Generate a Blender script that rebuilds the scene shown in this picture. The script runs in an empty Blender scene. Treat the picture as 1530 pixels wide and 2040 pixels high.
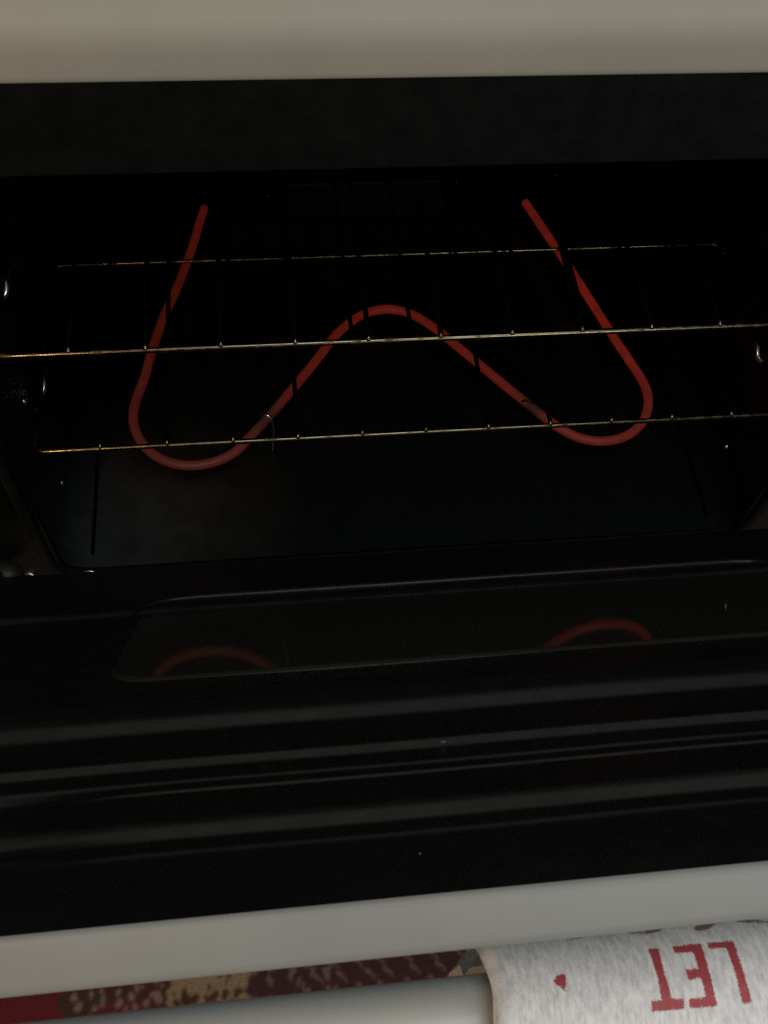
import bpy, math, random
import numpy as np
from mathutils import Vector, Matrix

random.seed(4)
rng = np.random.default_rng(4)
S = 0.037                      # metres in one rack-wire spacing; all lengths below are in spacings
scene = bpy.context.scene
COL = scene.collection

# ------------------------------------------------------------------ camera
cam_data = bpy.data.cameras.new('camera')
cam = bpy.data.objects.new('camera', cam_data)
COL.objects.link(cam)
R_ = ((0.99317228, -0.10206653, 0.05649108),
      (0.05878336, 0.85614355, 0.51338362),
      (-0.10076376, -0.50655764, 0.85629786))          # camera right / up / back
cam.matrix_world = Matrix.Translation(Vector((2.70891, -8.88602, 12.62954)) * S) @ Matrix(R_).transposed().to_4x4()
cam_data.sensor_fit = 'VERTICAL'
cam_data.sensor_height = 36.0
cam_data.lens = 36.0 * 1969.486 / 2040.0
cam_data.clip_start = 0.01
cam_data.clip_end = 50
cam_data.dof.use_dof = True
cam_data.dof.focus_distance = 14.5 * S
cam_data.dof.aperture_fstop = 38
scene.camera = cam

# ------------------------------------------------------------------ world, lamps, exposure
world = bpy.data.worlds.new('World')
scene.world = world
world.use_nodes = True
bg = world.node_tree.nodes['Background']
bg.inputs[0].default_value = (0.95, 1.0, 1.0, 1)
bg.inputs[1].default_value = 0.035
scene.view_settings.view_transform = 'Standard'
scene.view_settings.look = 'None'
scene.view_settings.exposure = 0
scene.view_settings.gamma = 1
scene.view_settings.use_curve_mapping = False
scene.cycles.use_denoising = False
scene.cycles.max_bounces = 8
scene.cycles.caustics_reflective = False
scene.cycles.caustics_refractive = False
scene.cycles.blur_glossy = 0.5
scene.cycles.sample_clamp_indirect = 1.0


def lamp(name, loc, aim, size, power, col):
    l = bpy.data.lights.new(name, 'AREA')
    l.shape = 'RECTANGLE'
    l.size, l.size_y = size[0] * S, size[1] * S
    l.energy = power
    l.color = col
    o = bpy.data.objects.new(name, l)
    COL.objects.link(o)
    o.location = Vector(loc) * S
    o.rotation_euler = (Vector(aim) - Vector(loc)).to_track_quat('-Z', 'Y').to_euler()
    return o


lamp('ceiling_light', (9, -15, 42), (4, -5, 3), (22, 16), 5.4, (0.88, 0.98, 1.0))
lamp('window_light', (17, -36, 18), (4, -4, 5), (14, 12), 5.2, (0.93, 1.0, 0.98))
lamp('warm_room_light', (-5.9, -18, 16), (1, -1, 3), (1.0, 1.0), 1.0, (1.0, 0.62, 0.28))


# ------------------------------------------------------------------ materials
def new_mat(name):
    m = bpy.data.materials.new(name)
    m.use_nodes = True
    nt = m.node_tree
    return m, nt, nt.nodes['Principled BSDF']


def noise(nt, scale, detail=4, rough=0.6, vec=None):
    n = nt.nodes.new('ShaderNodeTexNoise')
    n.inputs['Scale'].default_value = scale
    n.inputs['Detail'].default_value = detail
    n.inputs['Roughness'].default_value = rough
    if vec is None:
        g = nt.nodes.new('ShaderNodeNewGeometry')
        vec = g.outputs['Position']
    nt.links.new(vec, n.inputs['Vector'])
    return n


def ramp(nt, src, stops):
    r = nt.nodes.new('ShaderNodeValToRGB')
    e = r.color_ramp.elements
    while len(e) < len(stops):
        e.new(0.5)
    for k, (p, c) in enumerate(stops):
        e[k].position = p
        e[k].color = (c[0], c[1], c[2], 1) if isinstance(c, (tuple, list)) else (c, c, c, 1)
    nt.links.new(src, r.inputs[0])
    return r


def bump(nt, src, bsdf, strength, dist):
    b = nt.nodes.new('ShaderNodeBump')
    b.inputs['Strength'].default_value = strength
    b.inputs['Distance'].default_value = dist
    nt.links.new(src, b.inputs['Height'])
    nt.links.new(b.outputs[0], bsdf.inputs['Normal'])


def enamel(name, base, r0, r1, flecks=True, bmp=0.05):
    m, nt, b = new_mat(name)
    n = noise(nt, 90, 5)
    rr = ramp(nt, n.outputs[0], [(0.3, r0), (0.72, r1)])
    nt.links.new(rr.outputs[0], b.inputs['Roughness'])
    n2 = noise(nt, 700, 2)
    bump(nt, n2.outputs[0], b, bmp, 0.0004)
    if flecks:
        v = nt.nodes.new('ShaderNodeTexVoronoi')
        v.inputs['Scale'].default_value = 120
        g = nt.nodes.new('ShaderNodeNewGeometry')
        nt.links.new(g.outputs['Position'], v.inputs['Vector'])
        f = ramp(nt, v.outputs['Distance'], [(0.0, 1.0), (0.035, 1.0), (0.05, 0.0)])
        pick = ramp(nt, v.outputs['Color'], [(0.0, 0.0), (0.955, 0.0), (0.97, 1.0)])
        mu = nt.nodes.new('ShaderNodeMath'); mu.operation = 'MULTIPLY'
        nt.links.new(f.outputs[0], mu.inputs[0]); nt.links.new(pick.outputs[0], mu.inputs[1])
        mx = nt.nodes.new('ShaderNodeMix'); mx.data_type = 'RGBA'
        mx.inputs[6].default_value = (*base, 1); mx.inputs[7].default_value = (0.35, 0.36, 0.36, 1)
        nt.links.new(mu.outputs[0], mx.inputs[0])
        nt.links.new(mx.outputs[2], b.inputs['Base Color'])
    else:
        b.inputs['Base Color'].default_value = (*base, 1)
    return m


M = {}
def light_patch(m, centre, radius, col, rough):
    '''painted light: a paler, patchy tint in the colour round one spot'''
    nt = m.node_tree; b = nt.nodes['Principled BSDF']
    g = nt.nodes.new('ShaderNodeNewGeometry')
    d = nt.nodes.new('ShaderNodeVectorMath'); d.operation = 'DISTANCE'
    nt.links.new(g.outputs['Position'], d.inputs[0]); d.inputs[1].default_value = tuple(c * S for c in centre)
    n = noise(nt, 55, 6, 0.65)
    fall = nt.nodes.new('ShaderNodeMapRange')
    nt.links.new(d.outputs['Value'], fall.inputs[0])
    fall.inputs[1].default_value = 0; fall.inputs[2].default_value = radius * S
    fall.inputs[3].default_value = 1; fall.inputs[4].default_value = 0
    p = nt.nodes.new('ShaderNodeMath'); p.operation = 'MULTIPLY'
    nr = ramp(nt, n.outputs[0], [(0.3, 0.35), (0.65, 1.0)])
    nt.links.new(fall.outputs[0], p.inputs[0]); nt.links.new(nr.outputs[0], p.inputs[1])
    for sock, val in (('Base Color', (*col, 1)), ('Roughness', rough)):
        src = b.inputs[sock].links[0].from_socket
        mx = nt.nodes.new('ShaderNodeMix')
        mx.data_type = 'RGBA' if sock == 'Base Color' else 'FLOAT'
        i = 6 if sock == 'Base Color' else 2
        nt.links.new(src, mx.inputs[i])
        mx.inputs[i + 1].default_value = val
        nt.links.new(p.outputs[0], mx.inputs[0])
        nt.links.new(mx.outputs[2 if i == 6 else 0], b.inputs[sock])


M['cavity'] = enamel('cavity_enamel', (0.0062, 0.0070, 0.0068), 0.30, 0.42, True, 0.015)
light_patch(M['cavity'], (.6, .5, -3.3), 2.6, (0.045, 0.036, 0.024), .55)  # room light on the front-left floor corner, painted as paler brown
light_patch(M['cavity'], (-1.0, .4, -2.9), 2.4, (0.030, 0.038, 0.040), .65)  # bluish light on the left wall, painted into the enamel colour
M['cavity'].node_tree.nodes['Principled BSDF'].inputs['IOR'].default_value = 1.28
M['facia'] = enamel('facia_enamel', (0.0035, 0.004, 0.004), 0.36, 0.5, False, 0.12)
M['door_enamel'] = enamel('door_enamel', (0.0095, 0.0105, 0.0100), 0.26, 0.40, True, 0.03)
M['door_enamel'].node_tree.nodes['Principled BSDF'].inputs['IOR'].default_value = 1.66
M['glass'] = enamel('tinted_door_glass', (0.034, 0.031, 0.024), 0.03, 0.06, False, 0.01)
M['glass'].node_tree.nodes['Principled BSDF'].inputs['IOR'].default_value = 1.40
M['bead'] = enamel('fold_bead', (0.02, 0.02, 0.02), 0.34, 0.46, False, 0.06)
M['bead'].node_tree.nodes['Principled BSDF'].inputs['IOR'].default_value = 1.42
M['rubber'] = enamel('rubber_seal', (0.008, 0.0075, 0.007), 0.45, 0.7, False, 0.3)
M['hinge'] = enamel('hinge_steel', (0.05, 0.042, 0.032), 0.35, 0.6, False, 0.3)
M['hinge'].node_tree.nodes['Principled BSDF'].inputs['Metallic'].default_value = 0.5


def white_paint(name, base, rough, spread):
    m, nt, b = new_mat(name)
    n = noise(nt, 14, 5)
    c = ramp(nt, n.outputs[0], [(0.3, tuple(v * (1 - spread) for v in base)), (0.7, base)])
    nt.links.new(c.outputs[0], b.inputs['Base Color'])
    b.inputs['Roughness'].default_value = rough
    n2 = noise(nt, 500, 3)
    bump(nt, n2.outputs[0], b, 0.04, 0.0005)
    return m


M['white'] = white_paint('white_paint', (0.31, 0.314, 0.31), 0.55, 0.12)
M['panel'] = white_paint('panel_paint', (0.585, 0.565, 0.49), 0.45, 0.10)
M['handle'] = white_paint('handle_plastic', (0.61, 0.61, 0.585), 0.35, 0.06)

m, nt, b = new_mat('tarnished_chrome')
n = noise(nt, 110, 5)
c = ramp(nt, n.outputs[0], [(0.30, (0.08, 0.05, 0.03)), (0.44, (0.20, 0.155, 0.09)), (0.7, (0.25, 0.205, 0.13))])
nt.links.new(c.outputs[0], b.inputs['Base Color'])
r = ramp(nt, n.outputs[0], [(0.3, 0.6), (0.52, 0.19)])
nt.links.new(r.outputs[0], b.inputs['Roughness'])
b.inputs['Metallic'].default_value = 1
M['chrome'] = m

m, nt, b = new_mat('dull_black_wire')  # nearly black and matt; shared by wires, guides, seams and sleeves
n = noise(nt, 300, 4)
c = ramp(nt, n.outputs[0], [(0.35, (0.0015, 0.0015, 0.0015)), (0.7, (0.004, 0.0035, 0.003))])
nt.links.new(c.outputs[0], b.inputs['Base Color'])
b.inputs['Roughness'].default_value = 0.9
b.inputs['Specular IOR Level'].default_value = 0.02
M['dull_black'] = m

m, nt, b = new_mat('bright_steel')
b.inputs['Base Color'].default_value = (0.82, 0.83, 0.84, 1)
b.inputs['Metallic'].default_value = 1
n = noise(nt, 400, 3)
r = ramp(nt, n.outputs[0], [(0.3, 0.16), (0.7, 0.30)])
nt.links.new(r.outputs[0], b.inputs['Roughness'])
M['steel'] = m

m, nt, b = new_mat('glowing_element')
at = nt.nodes.new('ShaderNodeAttribute'); at.attribute_name = 'ember'
n = noise(nt, 110, 4)
nr = ramp(nt, n.outputs[0], [(0.3, 0.74), (0.68, 1.10)])
mu = nt.nodes.new('ShaderNodeMath'); mu.operation = 'MULTIPLY'
nt.links.new(at.outputs['Fac'], mu.inputs[0]); nt.links.new(nr.outputs[0], mu.inputs[1])
b.inputs['Base Color'].default_value = (0.085, 0.056, 0.046, 1)
b.inputs['Roughness'].default_value = 0.5
b.inputs['Emission Color'].default_value = (1.0, 0.050, 0.030, 1)
mu2 = nt.nodes.new('ShaderNodeMath'); mu2.operation = 'MULTIPLY'; mu2.inputs[1].default_value = 0.082
nt.links.new(mu.outputs[0], mu2.inputs[0])
nt.links.new(mu2.outputs[0], b.inputs['Emission Strength'])
n3 = noise(nt, 1200, 3)
bump(nt, n3.outputs[0], b, 0.3, 0.0004)
M['element'] = m

# towel: woven fibres; printed ink comes from a colour attribute of the cloth
m, nt, b = new_mat('printed_terry')
at = nt.nodes.new('ShaderNodeAttribute'); at.attribute_name = 'ink'
sep = nt.nodes.new('ShaderNodeSeparateColor')
nt.links.new(at.outputs['Color'], sep.inputs[0])
mp = nt.nodes.new('ShaderNodeMapping')
uvn = nt.nodes.new('ShaderNodeAttribute'); uvn.attribute_name = 'cloth'
nt.links.new(uvn.outputs['Vector'], mp.inputs[0])
mp.inputs['Scale'].default_value = (24, 7.5, 1)
mp.inputs['Rotation'].default_value = (0, 0, 0.22)
fib = noise(nt, 1.0, 4, 0.65, mp.outputs[0])
cl = ramp(nt, fib.outputs[0], [(0.34, (0.68, 0.67, 0.69)), (0.50, (0.86, 0.85, 0.87)), (0.62, (0.98, 0.98, 0.99))])
mx = nt.nodes.new('ShaderNodeMix'); mx.data_type = 'RGBA'
nt.links.new(cl.outputs[0], mx.inputs[6]); mx.inputs[7].default_value = (0.44, 0.022, 0.034, 1)
nt.links.new(sep.outputs[0], mx.inputs[0])
mx2 = nt.nodes.new('ShaderNodeMix'); mx2.data_type = 'RGBA'
nt.links.new(mx.outputs[2], mx2.inputs[6]); mx2.inputs[7].default_value = (0.16, 0.04, 0.03, 1)
nt.links.new(sep.outputs[1], mx2.inputs[0])
nt.links.new(mx2.outputs[2], b.inputs['Base Color'])
b.inputs['Roughness'].default_value = 0.42
b.inputs['Sheen Weight'].default_value = 0.25
bump(nt, fib.outputs[0], b, 0.5, 0.0008)
M['towel'] = m

m, nt, b = new_mat('bare_enamel_chip')
n = noise(nt, 900, 3)
c = ramp(nt, n.outputs[0], [(0.3, (0.10, 0.11, 0.11)), (0.7, (0.32, 0.33, 0.33))])
nt.links.new(c.outputs[0], b.inputs['Base Color'])
b.inputs['Roughness'].default_value = 0.5
M['chip'] = m

m, nt, b = new_mat('pile_fibre')
n = noise(nt, 300, 2)
c = ramp(nt, n.outputs[0], [(0.35, (0.74, 0.74, 0.75)), (0.65, (0.95, 0.95, 0.96))])
nt.links.new(c.outputs[0], b.inputs['Base Color'])
b.inputs['Roughness'].default_value = 0.32
M['pile'] = m

m, nt, b = new_mat('rug_pile')
at = nt.nodes.new('ShaderNodeAttribute'); at.attribute_name = 'dye'
n = noise(nt, 420, 4)
nr = ramp(nt, n.outputs[0], [(0.3, 0.72), (0.7, 1.1)])
mx = nt.nodes.new('ShaderNodeMix'); mx.data_type = 'RGBA'; mx.blend_type = 'MULTIPLY'
mx.inputs[0].default_value = 1
nt.links.new(at.outputs['Color'], mx.inputs[6]); nt.links.new(nr.outputs[0], mx.inputs[7])
nt.links.new(mx.outputs[2], b.inputs['Base Color'])
b.inputs['Roughness'].default_value = 0.95
bump(nt, n.outputs[0], b, 0.6, 0.002)
M['rug'] = m

m, nt, b = new_mat('floor_tiles')
n = noise(nt, 6, 6)
c = ramp(nt, n.outputs[0], [(0.3, (0.20, 0.16, 0.12)), (0.7, (0.30, 0.25, 0.19))])
nt.links.new(c.outputs[0], b.inputs['Base Color'])
b.inputs['Roughness'].default_value = 0.5
M['tiles'] = m


# ------------------------------------------------------------------ mesh helpers
def empty(name, loc, label, cat, group=None):
    o = bpy.data.objects.new(name, None)
    COL.objects.link(o)
    o.location = Vector(loc) * S
    o['label'] = label
    o['category'] = cat
    if group:
        o['group'] = group
    return o


def world_loc(o):
    v = Vector((0, 0, 0))
    while o:
        v += o.location
        o = o.parent
    return v


def obj(name, verts, faces, mat, parent=None, smooth=True, label=None, local=False):
    me = bpy.data.meshes.new(name)
    V = np.asarray(verts, float) * S
    if parent is not None and not local:
        V = V - np.array(world_loc(parent))
    me.from_pydata(V.tolist(), [], faces if isinstance(faces, list) else faces.tolist())
    me.materials.append(mat)
    if smooth:
        me.polygons.foreach_set('use_smooth', [True] * len(me.polygons))
    me.update()
    o = bpy.data.objects.new(name, me)
    COL.objects.link(o)
    if parent is not None:
        o.parent = parent
    if label:
        o['label'] = label
    return o


def bevel(o, w, seg=3):
    md = o.modifiers.new('bevel', 'BEVEL')
    md.width = w * S
    md.segments = seg
    md.limit_method = 'ANGLE'
    return o


def merge(*geos):
    V, F = [], []
    for v, f in geos:
        k = len(V)
        V += [tuple(p) for p in v]
        F += [tuple(i + k for i in q) for q in f]
    return V, F


def box(x0, x1, y0, y1, z0, z1):
    v = [(x, y, z) for z in (z0, z1) for y in (y0, y1) for x in (x0, x1)]
    f = [(0, 2, 3, 1), (4, 5, 7, 6), (0, 1, 5, 4), (2, 6, 7, 3), (0, 4, 6, 2), (1, 3, 7, 5)]
    return v, f


def fillet(pts, r, n=7):
    P = [np.array(p, float) for p in pts]
    out = [P[0]]
    for i in range(1, len(P) - 1):
        a, c_ = P[i - 1] - P[i], P[i + 1] - P[i]
        la, lc = np.linalg.norm(a), np.linalg.norm(c_)
        k = min(r, la * 0.48, lc * 0.48)
        p0, p1 = P[i] + a / la * k, P[i] + c_ / lc * k
        for t in np.linspace(0, 1, n):
            out.append((1 - t) ** 2 * p0 + 2 * t * (1 - t) * P[i] + t * t * p1)
    out.append(P[-1])
    return out


def tube(path, r, n=12, caps=True, wob=0.0):
    P = np.array(path, float)
    k = len(P)
    T = np.gradient(P, axis=0)
    T /= np.linalg.norm(T, axis=1)[:, None]
    up = np.array([0, 0, 1.0]) if abs(T[0][2]) < 0.9 else np.array([1.0, 0, 0])
    V, F = [], []
    nv = np.cross(T[0], up)
    for i in range(k):
        nv = nv - T[i] * (nv @ T[i]); nv /= np.linalg.norm(nv)
        bv = np.cross(T[i], nv)
        rr = r[i] if hasattr(r, '__len__') else r
        rr *= 1 + wob * (rng.random() - 0.5)
        for j in range(n):
            a = 2 * math.pi * j / n
            V.append(P[i] + rr * (math.cos(a) * nv + math.sin(a) * bv))
    for i in range(k - 1):
        for j in range(n):
            j2 = (j + 1) % n
            F.append((i * n + j, i * n + j2, (i + 1) * n + j2, (i + 1) * n + j))
    if caps:
        for i, s in ((0, -1), (k - 1, 1)):
            rr = r[i] if hasattr(r, '__len__') else r
            c0 = len(V)
            ring = [i * n + j for j in range(n)]
            prev = ring
            base = np.array([V[q] for q in ring])
            for q, a in enumerate((0.45, 0.85)):
                nxt = []
                for j in range(n):
                    V.append(P[i] + (base[j] - P[i]) * math.cos(a * 1.4) + T[i] * s * rr * math.sin(a * 1.4))
                    nxt.append(len(V) - 1)
                for j in range(n):
                    j2 = (j + 1) % n
                    F.append((prev[j], nxt[j], nxt[j2], prev[j2]) if s < 0 else (prev[j], prev[j2], nxt[j2], nxt[j]))
                prev = nxt
            F.append(tuple(prev) if s > 0 else tuple(reversed(prev)))
    return V, F


def dens(path, step):
    out = []
    P = [np.array(p, float) for p in path]
    for a, c_ in zip(P[:-1], P[1:]):
        k = max(1, int(np.linalg.norm(c_ - a) / step))
        out += [a + (c_ - a) * t / k for t in range(k)]
    return out + [P[-1]]


def grid_faces(nu, nv):
    i, j = np.meshgrid(np.arange(nu - 1), np.arange(nv - 1), indexing='ij')
    a = (i * nv + j).ravel()
    return np.stack([a, a + nv, a + nv + 1, a + 1], 1)


# ------------------------------------------------------------------ setting
ZF = -16.0
fl = obj('kitchen_floor', [(-70, -70, ZF - .25), (80, -70, ZF - .25), (80, 60, ZF - .25), (-70, 60, ZF - .25)], [(0, 1, 2, 3)], M['tiles'], smooth=False)
fl['kind'] = 'structure'

# ------------------------------------------------------------------ oven
oven = empty('oven', (5, 0, ZF - .24), 'white freestanding oven with its door half open and black enamelled inside', 'oven')

X0, X1, YB, Z0, Z1, YF = -1.25, 11.25, 8.3, -3.3, 5.5, -0.30
# cavity: open box with rounded long edges, swept from front to back
def section(r=0.55, n=8, ins=0.0):
    pts = []
    for cx, cz, a0 in ((X0 + r, Z0 + r, math.pi), (X1 - r, Z0 + r, 1.5 * math.pi), (X1 - r, Z1 - r, 0), (X0 + r, Z1 - r, .5 * math.pi)):
        for t in np.linspace(0, math.pi / 2, n):
            pts.append((cx + (r - ins) * math.cos(a0 + t), cz + (r - ins) * math.sin(a0 + t)))
    return pts
V, F = [], []
ys = [(YF + .02, 0.04), (0.4, 0.05), (2, 0.05), (5, 0.05), (8.2, 0.05), (YB, 0.12)]
for y, ins in ys:
    V += [(x, y, z) for x, z in section(ins=ins)]
k = len(section())
for i in range(len(ys) - 1):
    for j in range(k):
        j2 = (j + 1) % k
        F.append((i * k + j, (i + 1) * k + j, (i + 1) * k + j2, i * k + j2))
F.append(tuple((len(ys) - 1) * k + j for j in range(k)))
# raised seam where the floor pan meets the side walls
seams = [tube([(x, y, -3.235) for y in np.linspace(0.0, 7.7, 24)], .034, 8) for x in (-0.74, 10.74)]
cv = merge((V, F), *seams)
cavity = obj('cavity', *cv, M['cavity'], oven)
cavity.data.materials.append(M['dull_black'])
for pg in list(cavity.data.polygons)[len(F):]:
    pg.material_index = 1
# pressed runners on the side walls (under each rack) and screws
for x, sx in ((X0 + .04, 1), (X1 - .04, -1)):
    for y, z in ((.96, .02), (1.12, -2.58)):
        sc = []
        for rr, dx in ((.065, 0), (.06, .03), (.035, .05)):
            sc.append([(x + sx * dx, y + rr * math.cos(a), z + rr * math.sin(a)) for a in np.linspace(0, 2 * math.pi, 13)[:-1]])
        vv = sc[0] + sc[1] + sc[2]
        ff = [(q * 12 + j, q * 12 + (j + 1) % 12, q * 12 + 12 + (j + 1) % 12, q * 12 + 12 + j) for q in (0, 1) for j in range(12)] + [tuple(range(24, 36))]
        obj('screw', vv, ff, M['steel'], cavity)

# wire guides that carry the racks
RACK_H = 2.224
for x, sx in ((-1.0, 1), (11.0, -1)):
    for h in (0.0, RACK_H):
        w = x - sx * .26
        p = fillet([(w, 1.34, h - .32), (x, 1.36, h - .30), (x, 1.56, h - .115), (x, 7.3, h - .115), (w, 7.5, h - .115)], .12)
        gd = obj('rack_guide', *tube(p, .056, 12), M['steel'], cavity)
        gd.data.materials.append(M['dull_black'])  # guide painted black past its front bend, to keep the highlight short
        for pg in gd.data.polygons:
            if abs(pg.center.x + gd.parent.location.x + oven.location.x - x * S) > .075 * S or pg.center.y > 1.66 * S:
                pg.material_index = 1
# element mounting plate on the back wall
pl = obj('mounting_plate', *box(3.12, 6.72, YB - .14, YB - .002, -3.12, -2.12), M['cavity'], cavity, smooth=False)
bevel(pl, .05)

# black front frame round the opening
fr = []
for a in (box(-3.0, X0 + .01, YF, -.02, -5.2, 6.95), box(X1 - .01, 13.0, YF, -.02, -5.2, 6.95),
          box(X0 + .01, X1 - .01, YF, -.02, 5.39, 6.95), box(X0 + .01, X1 - .01, YF, -.02, -5.2, Z0 - .12)):
    fr.append(a)
ff = obj('front_frame', *merge(*fr), M['facia'], oven, smooth=False)
bevel(ff, .02)
# rubber seal round the opening
sp = fillet([(-1.40, -.36, 5.3), (-1.40, -.36, -3.2), (-.95, -.38, -3.66), (10.95, -.38, -3.66), (11.40, -.36, -3.2), (11.40, -.36, 5.3)], .4)
sp = dens(sp, .12)
seal = tube(sp, .085, 10, caps=False, wob=.10)
obj('door_seal', *seal, M['rubber'], oven)

# white control panel: a long pressed profile, rolled under at its lower edge
prof = [(-.32, 6.96), (-.60, 6.91), (-.80, 6.89), (-.87, 6.90), (-.91, 6.95), (-.945, 7.05), (-.985, 7.18), (-1.02, 7.30), (-1.045, 7.42),
        (-1.055, 7.55), (-1.05, 7.75), (-1.045, 8.3), (-1.03, 9.3), (-.98, 9.45), (-.8, 9.5), (-.32, 9.5)]
pr = [np.array(p) for p in prof]
sm = []
for i in range(len(pr) - 1):
    p0, p1, p2, p3 = pr[max(i - 1, 0)], pr[i], pr[i + 1], pr[min(i + 2, len(pr) - 1)]
    for t in np.linspace(0, 1, 6)[:-1]:
        sm.append(.5 * (2 * p1 + (p2 - p0) * t + (2 * p0 - 5 * p1 + 4 * p2 - p3) * t * t + (3 * p1 - p0 - 3 * p2 + p3) * t ** 3))
sm.append(pr[-1])
xs = np.linspace(-3.0, 13.0, 40)
V = [(x, p[0], p[1]) for x in xs for p in sm]
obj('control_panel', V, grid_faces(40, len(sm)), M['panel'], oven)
# white outer shell (sides, back, plinth, hob top)
sh = merge(box(-3.05, -2.9, -.02, 10.5, ZF + .02, 9.4), box(12.9, 13.05, -.02, 10.5, ZF + .02, 9.4), box(-2.9, 12.9, 10.3, 10.5, ZF + .02, 9.4),
           box(-3.05, 13.05, -.31, 10.5, 9.402, 9.6), box(-2.98, 12.98, -.25, -.05, ZF + .02, -5.22))
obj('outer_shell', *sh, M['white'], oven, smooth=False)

# ------------------------------------------------------------------ heating element
EL = [(1.409, 8.027), (1.259, 7.361), (1.109, 6.672), (0.954, 6.106), (0.804, 5.571), (0.57, 4.921), (0.448, 4.443), (0.33, 3.964), (0.218, 3.326), (0.086, 2.913), (0.028, 2.668), (0.008, 2.367), (0.09, 2.03), (0.306, 1.647), (0.606, 1.395), (1.047, 1.257), (1.489, 1.305), (1.911, 1.511), (2.189, 1.877), (2.59, 2.35), (3.028, 2.933), (3.527, 3.611), (3.972, 4.269), (4.401, 4.671), (4.734, 4.843), (5.066, 4.873), (5.378, 4.803), (5.675, 4.605), (6.036, 4.212), (6.501, 3.599), (6.93, 3.041), (7.382, 2.458), (7.657, 2.115), (7.864, 1.852), (8.075, 1.626), (8.374, 1.409), (8.755, 1.315), (9.177, 1.359), (9.531, 1.56), (9.775, 1.842), (9.93, 2.209), (9.958, 2.591), (9.843, 2.99), (9.58, 3.878), (9.418, 4.481), (9.165, 5.419), (8.969, 6.129), (8.737, 6.878), (8.431, 7.927)]
ZE = -2.5
P = np.array(dens([(x, y, ZE) for x, y in EL], .08))
seg = np.r_[0, np.cumsum(np.linalg.norm(np.diff(P, axis=0), axis=1))]
q = np.linspace(0, seg[-1], 420)
P = np.stack([np.interp(q, seg, P[:, c]) for c in range(3)], 1)
for _ in range(16):
    P[1:-1] = .25 * P[:-2] + .5 * P[1:-1] + .25 * P[2:]
d0 = (P[0] - P[6]) / np.linalg.norm(P[0] - P[6])
d1 = (P[-1] - P[-7]) / np.linalg.norm(P[-1] - P[-7])
nr = 16
tv, tf = tube(P, .087, nr, caps=False)
element = obj('heating_element', tv, tf, M['element'], oven)
heat = np.ones(len(P))
xx, yy = P[:, 0], P[:, 1]
heat *= .52 + .48 * np.clip((xx - .5) / 5, 0, 1)
heat *= 1 + .07 * np.sin(np.arange(len(P)) * .071 + 1) + .05 * np.sin(np.arange(len(P)) * .19)
heat *= .80 + .20 * np.clip((yy - 1) / 3, 0, 1)
for (cx, cy, rr, am) in ((2.50, 2.2, .34, .80), (7.58, 2.18, .33, .88)):
    heat *= 1 - am * np.exp(-((xx - cx) ** 2 + (yy - cy) ** 2) / rr ** 2)
arc = np.r_[0, np.cumsum(np.linalg.norm(np.diff(P, axis=0), axis=1))]
heat *= np.clip(.25 + arc / .3, 0, 1) * np.clip(.35 + (arc[-1] - arc) / .2, 0, 1)
heat *= 1 + .22 * np.clip((xx - 8.0) / 1.2, 0, 1)
a_ = element.data.attributes.new('ember', 'FLOAT', 'POINT')
a_.data.foreach_set('value', np.repeat(heat, nr).astype(np.float32))
# bits of steel added as glints at the lower left corner of the frame
for tx, ty in ((-.78, -.30), (-1.86, -.27)):
    obj('clip', *tube([(tx - .09, ty - .02, -3.29), (tx - .02, ty - .03, -3.275), (tx + .09, ty - .05, -3.31)], .022, 8), M['steel'], ff)  # shaped only to catch a glint, fastens nothing
# cold black sleeves that carry the element through the back wall
for p_, d_ in ((P[0], d0), (P[-1], d1)):
    obj('terminal_sleeve', *tube([p_ - d_ * .01 + d_ * t for t in np.linspace(0, (YB - p_[1] - .01) / d_[1], 5)], .108, 16), M['dull_black'], element)
# little wire feet that hold the element off the floor
for cx, cy, dx, dy in ((2.52, 2.24, .64, .75), (7.52, 2.26, .62, -.78)):
    p = fillet([(cx + .05, cy - .24, Z0 + .10), (cx + .10, cy - .08, ZE - .16), (cx + .05, cy - .02, ZE + .10), (cx - .10, cy + .06, ZE + .11),
                (cx - .14, cy + .10, ZE - .15), (cx - .05, cy + .2, Z0 + .10)], .08, 5)
    obj('wire_foot', *tube(p, .024, 8), M['steel' if cx < 5 else 'rubber'], element)

# ------------------------------------------------------------------ racks
def make_rack(name, loc, label):
    root = empty(name, loc, label, 'oven rack', 'wire racks inside the oven')
    z = 0.0
    pth = fillet([(5, 0, z), (-.98, 0, z), (-.98, 7.9, z), (10.98, 7.9, z), (10.98, 0, z), (5, 0, z)], .16, 8)
    obj('outer_rod', *tube(dens(pth, .15), .042, 14, caps=False), M['chrome'], root)
    pth = fillet([(-.98, 3.70, z - .085), (-.93, 3.944, z - .085), (10.93, 3.944, z - .085), (10.98, 3.70, z - .085)], .12, 6)
    obj('middle_rod', *tube(dens(pth, .15), .034, 12), M['chrome'], root)
    first = None
    for kx in range(11):
        if first is None:
            pw = [(0, .0, .05), (0, .03, .062), (0, .12, .07)] + [(0, y, .075) for y in np.linspace(.4, 7.6, 14)] + [(0, 7.8, .072), (0, 7.93, .05)]
            first = obj('cross_wire', *tube(pw, .038, 10), M['dull_black'], root, local=True)  # nearly black behind the front end
            first.data.materials.append(M['chrome'])
            for pg in first.data.polygons:
                if pg.center.y < .025 * S:
                    pg.material_index = 1
            first.location = (0, 0, 0)
            w = first
        else:
            w = first.copy()
            COL.objects.link(w)
            w.parent = root
        w.location = Vector((kx - loc[0], -loc[1], 0)) * S
    return root


def copy_tree(o, dz, label):
    r = o.copy()
    COL.objects.link(r)
    r.location = o.location + Vector((0, 0, dz)) * S
    r['label'] = label
    for ch in list(o.children):
        c_ = ch.copy()
        COL.objects.link(c_)
        c_.parent = r
    return r


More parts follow.
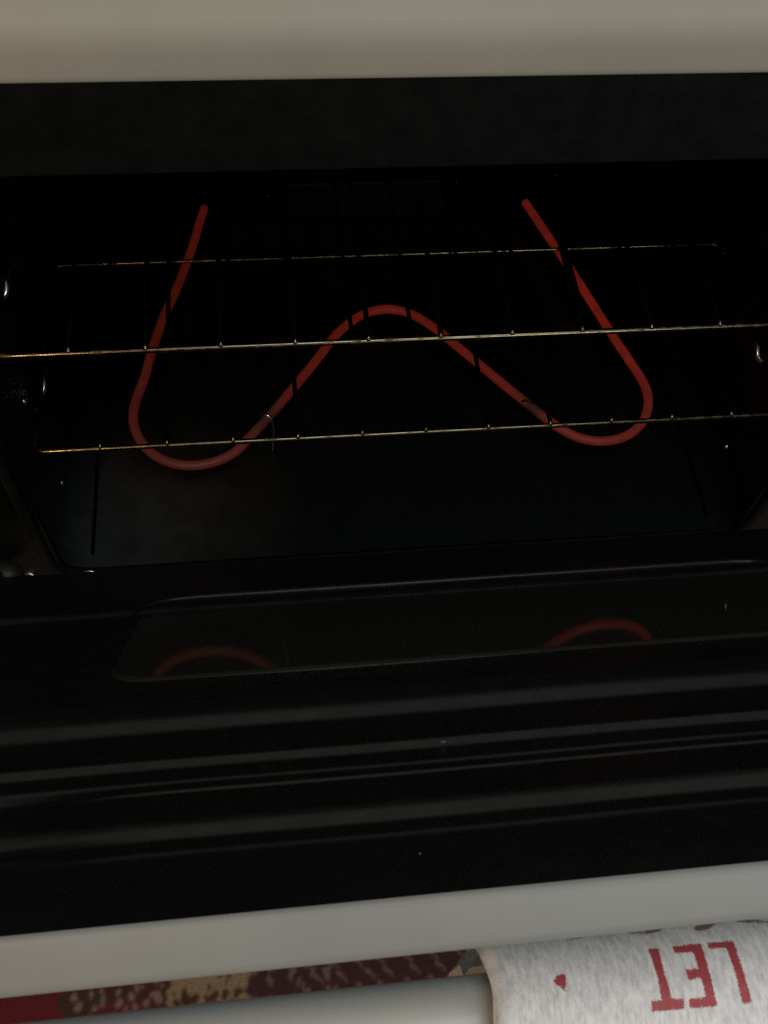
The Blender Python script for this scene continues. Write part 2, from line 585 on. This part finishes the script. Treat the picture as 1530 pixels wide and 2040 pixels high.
rack = make_rack('oven_rack', (5, 0, 0), 'lower tarnished wire rack just above the glowing heating element')
rack2 = copy_tree(rack, RACK_H, 'upper tarnished wire rack, with burnt crust on its front rod')

# ------------------------------------------------------------------ door, hinged at the floor and standing half open
TH = math.radians(48.5)
D_ = np.array([0, -math.cos(TH), math.sin(TH)])
N_ = np.array([0, math.sin(TH), math.cos(TH)])
H_ = np.array([0, -.3, -2.953])


def dp(x, s, n):
    return np.array([x, 0, 0]) + H_ + s * D_ + n * N_


DX0, DX1 = -2.95, 12.95
bp = [(.80, -.49), (11.10, -.49), (11.17, -.47), (11.215, -.42), (11.23, -.36), (11.23, -.07), (11.225, -.035), (11.21, -.012), (11.192, -.001),
      (11.188, -.02), (11.185, -.2), (.80, -.2), (.75, -.25), (.75, -.44)]
body = [tuple(dp(x, s, n)) for x in (DX0, DX1) for s, n in bp]
k = len(bp)
bf = [(j, (j + 1) % k, k + (j + 1) % k, k + j) for j in range(k)] + [tuple(range(k - 1, -1, -1)), tuple(range(k, 2 * k))]
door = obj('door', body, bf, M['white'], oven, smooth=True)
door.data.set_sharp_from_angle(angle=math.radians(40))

# pressed black liner: cross-section (distance from the hinge, height); on the left two ridges run together
PROF_A = [(6.965, 0.045), (6.989, 0.047), (7.013, 0.049), (7.037, 0.051), (7.061, 0.053), (7.085, 0.055), (7.108, 0.057), (7.132, 0.059), (7.156, 0.061), (7.18, 0.063), (7.204, 0.066), (7.228, 0.068), (7.252, 0.07), (7.276, 0.072), (7.3, 0.074), (7.324, 0.076), (7.348, 0.078), (7.371, 0.077), (7.395, 0.073), (7.419, 0.069), (7.442, 0.065), (7.466, 0.06), (7.49, 0.056), (7.513, 0.052), (7.537, 0.048), (7.56, 0.042), (7.583, 0.034), (7.605, 0.026), (7.628, 0.018), (7.65, 0.008), (7.668, -0.007), (7.687, -0.021), (7.706, -0.036), (7.725, -0.051), (7.744, -0.066), (7.763, -0.081), (7.782, -0.095), (7.802, -0.105), (7.826, -0.102), (7.85, -0.099), (7.873, -0.095), (7.897, -0.092), (7.921, -0.089), (7.945, -0.085), (7.968, -0.082), (7.992, -0.079), (8.016, -0.075), (8.04, -0.072), (8.063, -0.069), (8.087, -0.065), (8.111, -0.062), (8.135, -0.059), (8.159, -0.055), (8.182, -0.052), (8.206, -0.049), (8.23, -0.045), (8.254, -0.042), (8.277, -0.039), (8.301, -0.035), (8.325, -0.032), (8.349, -0.029), (8.372, -0.025), (8.396, -0.022), (8.42, -0.019), (8.444, -0.015), (8.468, -0.012), (8.491, -0.009), (8.515, -0.005), (8.539, -0.002), (8.563, 0.001), (8.586, 0.005), (8.61, 0.008), (8.634, 0.011), (8.656, 0.007), (8.676, -0.006), (8.696, -0.019), (8.716, -0.032), (8.737, -0.045), (8.758, -0.054), (8.781, -0.051), (8.805, -0.048), (8.829, -0.044), (8.853, -0.041), (8.876, -0.038), (8.9, -0.034), (8.924, -0.031), (8.948, -0.027), (8.972, -0.024), (8.995, -0.021), (9.019, -0.017), (9.043, -0.014), (9.065, -0.019), (9.086, -0.031), (9.107, -0.039), (9.131, -0.036), (9.155, -0.032), (9.178, -0.029), (9.202, -0.026), (9.226, -0.022), (9.247, -0.034), (9.268, -0.046), (9.291, -0.043), (9.315, -0.04), (9.339, -0.036), (9.363, -0.033), (9.386, -0.03), (9.41, -0.026), (9.434, -0.023), (9.458, -0.02), (9.482, -0.016), (9.505, -0.013), (9.529, -0.01), (9.553, -0.006), (9.577, -0.003), (9.6, 0.0), (9.624, 0.004), (9.648, 0.007), (9.672, 0.011), (9.695, 0.014), (9.719, 0.017), (9.743, 0.021), (9.767, 0.024), (9.79, 0.027), (9.814, 0.031), (9.838, 0.034), (9.862, 0.037), (9.886, 0.041), (9.909, 0.035), (9.932, 0.03), (9.956, 0.024), (9.977, 0.014), (9.999, 0.004), (10.021, -0.007), (10.042, -0.017), (10.064, -0.027), (10.086, -0.037), (10.109, -0.037), (10.133, -0.034), (10.157, -0.031), (10.18, -0.027), (10.204, -0.024), (10.228, -0.021), (10.252, -0.017), (10.275, -0.014), (10.298, -0.02), (10.32, -0.03), (10.343, -0.034), (10.367, -0.034), (10.391, -0.033), (10.415, -0.032), (10.439, -0.031), (10.463, -0.03), (10.487, -0.029), (10.511, -0.028), (10.535, -0.028), (10.559, -0.027), (10.583, -0.026), (10.607, -0.025), (10.631, -0.024), (10.655, -0.023), (10.679, -0.023), (10.703, -0.022), (10.727, -0.021), (10.751, -0.02), (10.775, -0.019), (10.799, -0.018), (10.823, -0.018), (10.847, -0.017), (10.871, -0.016), (10.895, -0.015), (10.919, -0.014), (10.942, -0.013), (10.966, -0.013), (10.99, -0.012)]
PROF_B = [(6.965, 0.045), (6.989, 0.047), (7.013, 0.049), (7.037, 0.051), (7.061, 0.053), (7.085, 0.055), (7.108, 0.057), (7.132, 0.059), (7.156, 0.061), (7.18, 0.063), (7.204, 0.066), (7.228, 0.068), (7.252, 0.07), (7.276, 0.072), (7.3, 0.074), (7.324, 0.076), (7.348, 0.078), (7.371, 0.077), (7.395, 0.073), (7.419, 0.069), (7.442, 0.065), (7.466, 0.06), (7.49, 0.056), (7.513, 0.052), (7.537, 0.048), (7.56, 0.042), (7.583, 0.034), (7.605, 0.026), (7.628, 0.018), (7.65, 0.008), (7.668, -0.007), (7.687, -0.021), (7.706, -0.036), (7.725, -0.051), (7.744, -0.066), (7.763, -0.081), (7.782, -0.095), (7.802, -0.105), (7.826, -0.102), (7.85, -0.099), (7.873, -0.095), (7.897, -0.092), (7.921, -0.089), (7.945, -0.085), (7.968, -0.082), (7.992, -0.079), (8.016, -0.075), (8.04, -0.072), (8.063, -0.069), (8.087, -0.065), (8.111, -0.062), (8.135, -0.059), (8.159, -0.055), (8.182, -0.052), (8.206, -0.049), (8.23, -0.045), (8.254, -0.042), (8.277, -0.039), (8.301, -0.035), (8.325, -0.032), (8.349, -0.029), (8.372, -0.025), (8.396, -0.022), (8.42, -0.019), (8.444, -0.015), (8.468, -0.012), (8.491, -0.009), (8.515, -0.005), (8.539, -0.002), (8.563, 0.001), (8.586, 0.005), (8.61, 0.008), (8.634, 0.011), (8.656, 0.007), (8.676, -0.006), (8.696, -0.019), (8.716, -0.032), (8.737, -0.045), (8.758, -0.054), (8.781, -0.051), (8.805, -0.048), (8.829, -0.044), (8.853, -0.041), (8.876, -0.038), (8.9, -0.034), (8.924, -0.031), (8.948, -0.027), (8.972, -0.024), (8.995, -0.021), (9.019, -0.017), (9.043, -0.014), (9.065, -0.019), (9.086, -0.031), (9.106, -0.043), (9.127, -0.055), (9.148, -0.067), (9.168, -0.079), (9.19, -0.088), (9.214, -0.084), (9.238, -0.081), (9.261, -0.078), (9.285, -0.074), (9.309, -0.071), (9.333, -0.068), (9.356, -0.064), (9.38, -0.061), (9.404, -0.058), (9.428, -0.054), (9.451, -0.051), (9.475, -0.048), (9.499, -0.044), (9.523, -0.041), (9.546, -0.038), (9.57, -0.034), (9.594, -0.031), (9.618, -0.027), (9.642, -0.024), (9.665, -0.021), (9.689, -0.017), (9.713, -0.014), (9.737, -0.011), (9.76, -0.007), (9.784, -0.004), (9.808, -0.001), (9.831, -0.006), (9.855, -0.012), (9.878, -0.017), (9.9, -0.028), (9.921, -0.038), (9.943, -0.049), (9.964, -0.059), (9.986, -0.07), (10.008, -0.08), (10.031, -0.08), (10.055, -0.077), (10.078, -0.073), (10.102, -0.07), (10.126, -0.067), (10.15, -0.063), (10.174, -0.06), (10.197, -0.057), (10.22, -0.063), (10.242, -0.073), (10.264, -0.077), (10.288, -0.077), (10.312, -0.076), (10.336, -0.075), (10.36, -0.074), (10.384, -0.073), (10.408, -0.072), (10.432, -0.072), (10.456, -0.071), (10.48, -0.07), (10.504, -0.069), (10.528, -0.068), (10.552, -0.067), (10.576, -0.067), (10.6, -0.066), (10.624, -0.065), (10.648, -0.064), (10.672, -0.063), (10.696, -0.062), (10.72, -0.062), (10.744, -0.061), (10.768, -0.06), (10.792, -0.059), (10.816, -0.058), (10.84, -0.057), (10.864, -0.056), (10.888, -0.056), (10.912, -0.055), (10.936, -0.054), (10.96, -0.053), (10.984, -0.052)]
sg = np.r_[np.linspace(.78, 3.25, 14), np.linspace(3.30, 3.42, 8), np.linspace(3.6, 6.88, 8), np.linspace(6.93, 11.185, 1200)]


def section_of(prof):
    s_, n_ = np.array(prof).T
    n_ = n_ + np.clip((s_ - 9.3) / 1.6, 0, 1) * (-.012 - n_[-1])
    head = [(.7, -.03), (3.28, -.03), (3.36, -.12), (3.5, -.14), (6.85, .02), (6.925, n_[0])]
    hs, hn = np.array(head).T
    fine = np.arange(.7, 11.3, .004)
    y = np.interp(fine, np.r_[hs, s_], np.r_[hn, n_])
    out = y.copy()
    for sig, s0, s1 in ((.024, 6.96, 8.3), (.009, 8.3, 9.55), (.018, 9.55, 11.4)):
        kk = np.arange(-40, 41) * .004
        ker = np.exp(-.5 * (kk / sig) ** 2); ker /= ker.sum()
        ys_ = np.convolve(np.pad(y, 40, mode='edge'), ker, 'valid')
        m_ = (fine >= s0) & (fine < s1)
        out[m_] = ys_[m_]
    return np.interp(sg, fine, out)


pa, pb = section_of(PROF_A), section_of(PROF_B)
xs = np.linspace(DX0 + .12, DX1 - .12, 90)
V = []
for x in xs:
    t = np.clip((x + .1) / 1.6, 0, 1); t = t * t * (3 - 2 * t)
    pn = pa * t + pb * (1 - t) + .005 * math.sin(x * 1.3) + .0016 * np.sin(sg * 5.5 + x * .9) + .0012 * np.sin(sg * 9.0 - x * 1.7)
    for s, n in zip(sg, pn):
        V.append(tuple(dp(x, s, .012 + n)))
liner = obj('inner_liner', V, grid_faces(len(xs), len(sg))[:, ::-1], M['door_enamel'], door)

# window glass, set just proud of the liner, rounded corners and ground edge
def rounded(x0, x1, s0, s1, r, n=10):
    o = []
    for cx, cs, a0 in ((x0 + r, s0 + r, math.pi), (x1 - r, s0 + r, 1.5 * math.pi), (x1 - r, s1 - r, 0), (x0 + r, s1 - r, .5 * math.pi)):
        for t in np.linspace(0, math.pi / 2, n):
            o.append((cx + r * math.cos(a0 + t), cs + r * math.sin(a0 + t)))
    return o
TG = math.radians(51.0)
GD = np.array([0, -math.cos(TG), math.sin(TG)]); GN = np.array([0, math.sin(TG), math.cos(TG)])
G0 = GN * -2.32 + GD * ((np.array([0, -2.30, -.80]) - GN * -2.32) @ GD)      # middle of the glass's lower edge
def gp(x, s, n):
    return tuple(np.array([x, 0, 0]) + G0 + s * GD + n * GN)
g_len = np.linalg.norm(np.array([-4.56, 1.96]) - G0[1:])
V, F = [], []
for ins, n in ((0, -.08), (0, -.03), (.03, -.005), (.06, 0)):
    V += [gp(x, s, n) for x, s in rounded(.58 + ins, 10.35 - ins, ins, g_len - ins, .5)]
k = 40
for i in range(3):
    F += [(i * k + j, i * k + (j + 1) % k, (i + 1) * k + (j + 1) % k, (i + 1) * k + j) for j in range(k)]
F.append(tuple(3 * k + j for j in range(k)))
gl = obj('door_glass', V, F, M['glass'], door, smooth=False)

bead = [gp(x, s, .085) for x, s in [(.50, .9), (.52, .62), (.60, .34), (.76, .12), (1.0, -.02), (1.3, -.06)] + [(x, -.07) for x in np.linspace(1.6, 9.3, 40)]
        + [(9.7, -.05), (10.0, .02), (10.2, .2), (10.32, .5), (10.36, .9)]]
bead = dens(bead, .1)
taper = np.clip(np.minimum(np.arange(len(bead)), np.arange(len(bead))[::-1]) / 12, .15, 1)
obj('fold_bead', *tube(bead, .05 * taper, 12), M['bead'], door)  # tube added along the liner's fold to catch its highlight

# hinge arms between frame and door
for hx in (-2.15, 12.15):
    p = fillet([(hx, .1, -3.05), (hx, -.55, -2.75), (hx, -1.5, -1.75), (hx, -1.75, -1.4)], .5, 8)
    g1 = tube(p, .13, 10)
    g2 = tube([(hx - .14, -.62, -2.72), (hx + .16, -.62, -2.72)], .24, 14)
    obj('hinge', *merge(g1, g2), M['hinge'], door)

# chips in the liner's enamel: place along the door, distance from the hinge, size
CHIPS = [(4.08, 8.70, .017), (5.53, 8.71, .012), (5.94, 11.08, .010), (6.01, 11.03, .015), (3.57, 10.63, .007), (1.05, 3.22, .010)]
for cx, cs, cr in CHIPS:
    n0 = .012 + float(np.interp(cs, sg, pa)) + .005
    ring = [tuple(dp(cx + 1.5 * cr * math.cos(a) * rng.uniform(.7, 1.2), cs + .5 * cr * math.sin(a) * rng.uniform(.7, 1.2), n0)) for a in np.linspace(0, 2 * math.pi, 10)[:-1]]
    base = [tuple(np.array(p) - N_ * .02) for p in ring]
    obj('enamel_chip', ring + base, [tuple(range(9))] + [(j, 9 + j, 9 + (j + 1) % 9, (j + 1) % 9) for j in range(9)], M['chip'], door, smooth=False)

# handle
A_ = dp(0, 10.1, -1.88)
hp = [(x, A_[1], A_[2]) for x in np.linspace(-1.6, 11.6, 60)]
hv, hf = tube(hp, .34, 28)
posts = [tube([dp(x, 10.1, -.5), dp(x, 10.1, -1.2), dp(x, 10.1, -1.84)], [.42, .30, .28], 16) for x in (-1.2, 11.2)]
obj('handle', *merge((hv, hf), *posts), M['handle'], door)

# ------------------------------------------------------------------ towel over the handle
INK = {
    'T': [(5.475, 0.532), (5.559, 0.514), (5.541, 0.2), (5.55, -0.075), (5.642, -0.086), (5.637, -0.194), (5.37, -0.186), (5.381, -0.069), (5.461, -0.074), (5.476, 0.161)],
    'E': [(5.686, 0.519), (5.924, 0.522), (5.908, 0.186), (5.905, -0.207), (5.677, -0.197), (5.688, -0.094), (5.824, -0.098), (5.83, 0.014), (5.823, 0.113), (5.718, 0.099), (5.725, 0.219), (5.827, 0.221), (5.832, 0.415), (5.678, 0.431)],
    'L': [(5.98, 0.52), (6.197, 0.51), (6.185, 0.138), (6.194, -0.209), (6.11, -0.214), (6.116, 0.112), (6.113, 0.433), (5.967, 0.432)],
    'heart': [(4.63, 0.262), (4.674, 0.324), (4.736, 0.32), (4.73, 0.218), (4.713, 0.142), (4.694, 0.131), (4.678, 0.183), (4.643, 0.214)]}
LINES = [[(4.63, 1.017), (4.795, 1.038), (4.925, 1.036)],
         [(4.856, 0.865), (4.958, 0.853)],
         [(5.386, 0.881), (5.404, 0.812), (5.529, 0.786), (5.675, 0.855), (5.8, 0.968), (6.002, 1.046)],
         [(5.386, 0.881), (5.494, 0.927)],
         [(5.953, 0.747), (6.05, 0.77), (6.163, 0.825), (6.288, 0.858), (6.586, 0.732)],
         [(6.165, 0.834), (6.055, 0.991)],
         [(6.288, 0.858), (6.452, 0.906), (6.634, 0.899)],
         [(5.06, 1.058), (5.141, 1.05)],
         [(5.85, 1.12), (6.15, 1.09), (6.4, 1.13)], [(5.4, 1.13), (5.8, 1.15), (6.2, 1.17)], [(4.95, 1.15), (5.2, 1.13)],
         [(5.6, 1.20), (6.1, 1.16), (6.6, 1.17), (7.1, 1.12)], [(6.0, 1.08), (6.3, 1.06), (6.5, 1.1)]]


def inside(poly, x, y):
    c_ = np.zeros(x.shape, bool)
    j = len(poly) - 1
    for i in range(len(poly)):
        xi, yi = poly[i]; xj, yj = poly[j]
        c_ ^= ((yi > y) != (yj > y)) & (x < (xj - xi) * (y - yi) / (yj - yi + 1e-12) + xi)
        j = i
    return c_


TX0, TX1, TR = 4.17, 10.2, .57
nu, nv = 560, 440
us = np.r_[np.linspace(TX0, 7.1, 470), np.linspace(7.1, TX1, 91)[1:]]
nu = len(us)
half = TR * math.pi / 2
vs = np.r_[np.linspace(-half - 6.0, -half - .05, 50), np.linspace(-half, half, 330), np.linspace(half + .05, half + 4.5, 45)]
nv = len(vs)
U, W = np.meshgrid(us, vs, indexing='ij')
ph = np.clip(W / TR, -math.pi / 2, math.pi / 2)
over = np.abs(W) - half
over = np.where(over > 0, over, 0)
fold = .035 * np.sin(U * 2.1 + .6 * W) + .02 * np.sin(U * 5.3 + 1.7)
edge = np.exp(-((U - TX0) / .05) ** 2) * .07 + np.exp(-((TX1 - U) / .05) ** 2) * .07
rad = TR + .3 * fold * np.clip(np.abs(ph) / 1.2, 0, 1) - edge
Yt = A_[1] + rad * np.sin(ph) + np.sign(W) * fold * np.clip(over, 0, 1)
Zt = A_[2] + rad * np.cos(ph) - over
Ut = U + .018 * np.sin(W * 9) * np.exp(-((U - TX0) / .25) ** 2)
tv = np.stack([Ut, Yt, Zt], -1).reshape(-1, 3)
towel = obj('towel', tv, grid_faces(nu, nv)[:, ::-1], M['towel'])
sd = towel.modifiers.new('thickness', 'SOLIDIFY'); sd.thickness = .10 * S; sd.offset = -1
towel['label'] = 'white shiny towel over the door handle, printed with red letters and a red heart'
towel['category'] = 'towel'
jx = rng.normal(0, .0035, U.shape); jp = rng.normal(0, .007, U.shape)
phv = W / TR
red = np.zeros(U.shape)
for kx, pl_ in INK.items():
    red = np.maximum(red, inside(pl_, U + jx, phv + jp).astype(float))
brown = np.zeros(U.shape)
for ln in LINES:
    for (xa, pa_), (xb, pb_) in zip(ln[:-1], ln[1:]):
        ax, ay, bx_, by = xa, pa_ * TR, xb, pb_ * TR
        L2 = (bx_ - ax) ** 2 + (by - ay) ** 2
        t = np.clip(((U - ax) * (bx_ - ax) + (W - ay) * (by - ay)) / L2, 0, 1)
        dd = np.hypot(U + 2 * jx - ax - t * (bx_ - ax), W + 2 * jx - ay - t * (by - ay))
        brown = np.maximum(brown, (dd < .020 + .010 * np.sin(U * 17)).astype(float))
ink = np.stack([red * .95, brown * .85, np.zeros(U.shape), np.ones(U.shape)], -1).reshape(-1, 4)
at_ = towel.data.attributes.new('ink', 'FLOAT_COLOR', 'POINT')
at_.data.foreach_set('color', ink.astype(np.float32).ravel())
cl_ = towel.data.attributes.new('cloth', 'FLOAT_VECTOR', 'POINT')
cl_.data.foreach_set('vector', np.stack([U, W, np.zeros(U.shape)], -1).astype(np.float32).ravel())

# loose loops of the pile, lying the way the cloth is brushed
cnt = 15000
pu = rng.uniform(TX0 + .02, 7.4, cnt); pw = rng.uniform(-half - .1, half * .98, cnt)
pl_len = rng.uniform(.05, .13, cnt); pa_ = rng.normal(-.30, .30, cnt); wd = rng.uniform(.005, .011, cnt)
iu = np.clip(np.searchsorted(us, pu), 0, nu - 1); iw = np.clip(np.searchsorted(vs, pw), 0, nv - 1)
pr_, pb_ = red[iu, iw], brown[iu, iw]
keep = (pr_ + pb_) < .5
V, F = [], []
for k in np.nonzero(keep)[0]:
    du, dw = math.sin(pa_[k]) * pl_len[k], math.cos(pa_[k]) * pl_len[k]
    su, sw = math.cos(pa_[k]) * wd[k], -math.sin(pa_[k]) * wd[k]
    b0 = len(V)
    for t, lift in ((0, .004), (.5, .040), (1, .022)):
        for sg_ in (-1, 1):
            u_ = pu[k] + du * t + sg_ * su * (1 - .4 * t); w_ = pw[k] + dw * t + sg_ * sw * (1 - .4 * t)
            f_ = .035 * math.sin(u_ * 2.1 + .6 * w_) + .02 * math.sin(u_ * 5.3 + 1.7)
            p_ = max(-math.pi / 2, min(math.pi / 2, w_ / TR)); o_ = max(0, abs(w_) - half)
            r_ = TR + .3 * f_ * min(1, abs(p_) / 1.2) - math.exp(-((u_ - TX0) / .05) ** 2) * .07 + lift
            V.append((u_, A_[1] + r_ * math.sin(p_), A_[2] + r_ * math.cos(p_) - o_))
    F += [(b0, b0 + 1, b0 + 3, b0 + 2), (b0 + 2, b0 + 3, b0 + 5, b0 + 4)]
pile = obj('pile', V, F, M['pile'], towel)
pile['kind'] = 'stuff'

# ------------------------------------------------------------------ rug on the kitchen floor
gx = np.arange(-9, 15, .035)
gy = np.arange(-10.5, -1.5, .035)
GX, GY = np.meshgrid(gx, gy, indexing='ij')
def px(x):      # pattern coordinate along the rug
    return -5.24 + x * 12.82 / 980
wobx = GX + .06 * np.sin(GY * 9) + .05 * np.sin(GY * 21 + GX * 5)
dye = np.zeros(GX.shape + (3,)); dye[:] = (.085, .030, .030)
def paint(mask, c):
    dye[mask] = c
far = -5.62
paint(wobx < px(325), (.10, .030, .028))
paint((wobx < px(215)) & (GY < -5.85), (.075, .042, .022))
paint(wobx < px(115) - (GY + 6.0) * .5, (.19, .018, .022))
paint(((wobx - px(235)) / .75) ** 2 + ((GY + 6.35) / .28) ** 2 < 1, (.17, .026, .034))
paint((wobx > px(325)) & (wobx < px(482)), (.40, .26, .145))
paint((wobx < px(240)) & (GY < -6.55 + .1 * np.sin(GX * 2)), (.34, .26, .17))
def specks(n, x0, x1, y0, y1, c, s0, s1, lean=0., asp=1.):
    for _ in range(n):
        x, y = rng.uniform(x0, x1), rng.uniform(y0, y1)
        r = rng.uniform(s0, s1); a = rng.normal(lean, .35)
        dx, dy = GX - x, GY - y
        ca, sa = math.cos(a), math.sin(a)
        k1, k2 = (dx * ca + dy * sa), (-dx * sa + dy * ca)
        k1 = k1 + .25 * r * np.sin(k2 / r * 2 + x * 7)
        paint((k1 / r) ** 2 + (k2 / (r * asp)) ** 2 < 1, c)
specks(70, px(332), px(476), -8, -6.0, (.10, .035, .02), .04, .09, .3, 1.5)
specks(26, px(332), px(476), -6.6, -6.1, (.10, .035, .02), .03, .07, .3, 1.5)
specks(5, px(340), px(470), -6.0, -5.7, (.10, .035, .02), .03, .05, .3, 1.5)
specks(80, px(130), px(320), -8, -5.6, (.34, .19, .15), .04, .10, 0, 1.2)
specks(50, px(490), px(660), -8, -5.6, (.24, .16, .13), .04, .07, 0, 2.4)
for x in range(600, 920, 52):
    for row in range(-2, 7):
        cx = px(x + rng.uniform(-8, 8)) + .2 * (row % 2); cy = -5.75 - .32 * row
        dx, dy = GX - cx, GY - cy
        k1 = dx - .55 * dy * -1 + .04 * np.sin(dy * 20)
        paint((np.abs(k1) < .045 * (1 + .4 * np.sin(dy * 15))) & (np.abs(dy) < .14), (.26, .15, .15))
paint((GX - px(965)) ** 2 + (GY + 6.5) ** 2 < .80 ** 2, (.42, .34, .25))
specks(6, px(925), px(985), -6.5, -6.05, (.14, .06, .05), .03, .05, .4, 2.2)
paint((GX > px(1040)) & (GX < px(1180)), (.36, .25, .155))
for _ in range(3):
    q_ = np.pad(dye, ((1, 1), (1, 1), (0, 0)), mode='edge')
    dye = .4 * dye + .15 * (q_[:-2, 1:-1] + q_[2:, 1:-1] + q_[1:-1, :-2] + q_[1:-1, 2:])
dye *= 1.25
hz = ZF + .02 * rng.random(GX.shape) - .02
V = np.stack([GX, GY, hz], -1).reshape(-1, 3)
rug = obj('rug', V, grid_faces(len(gx), len(gy)), M['rug'])
sd = rug.modifiers.new('thickness', 'SOLIDIFY'); sd.thickness = .2 * S; sd.offset = -1
rug['label'] = 'patterned maroon, red and cream rug on the floor below the oven door'
rug['category'] = 'rug'
at_ = rug.data.attributes.new('dye', 'FLOAT_COLOR', 'POINT')
at_.data.foreach_set('color', np.concatenate([dye, np.ones(GX.shape + (1,))], -1).astype(np.float32).ravel())
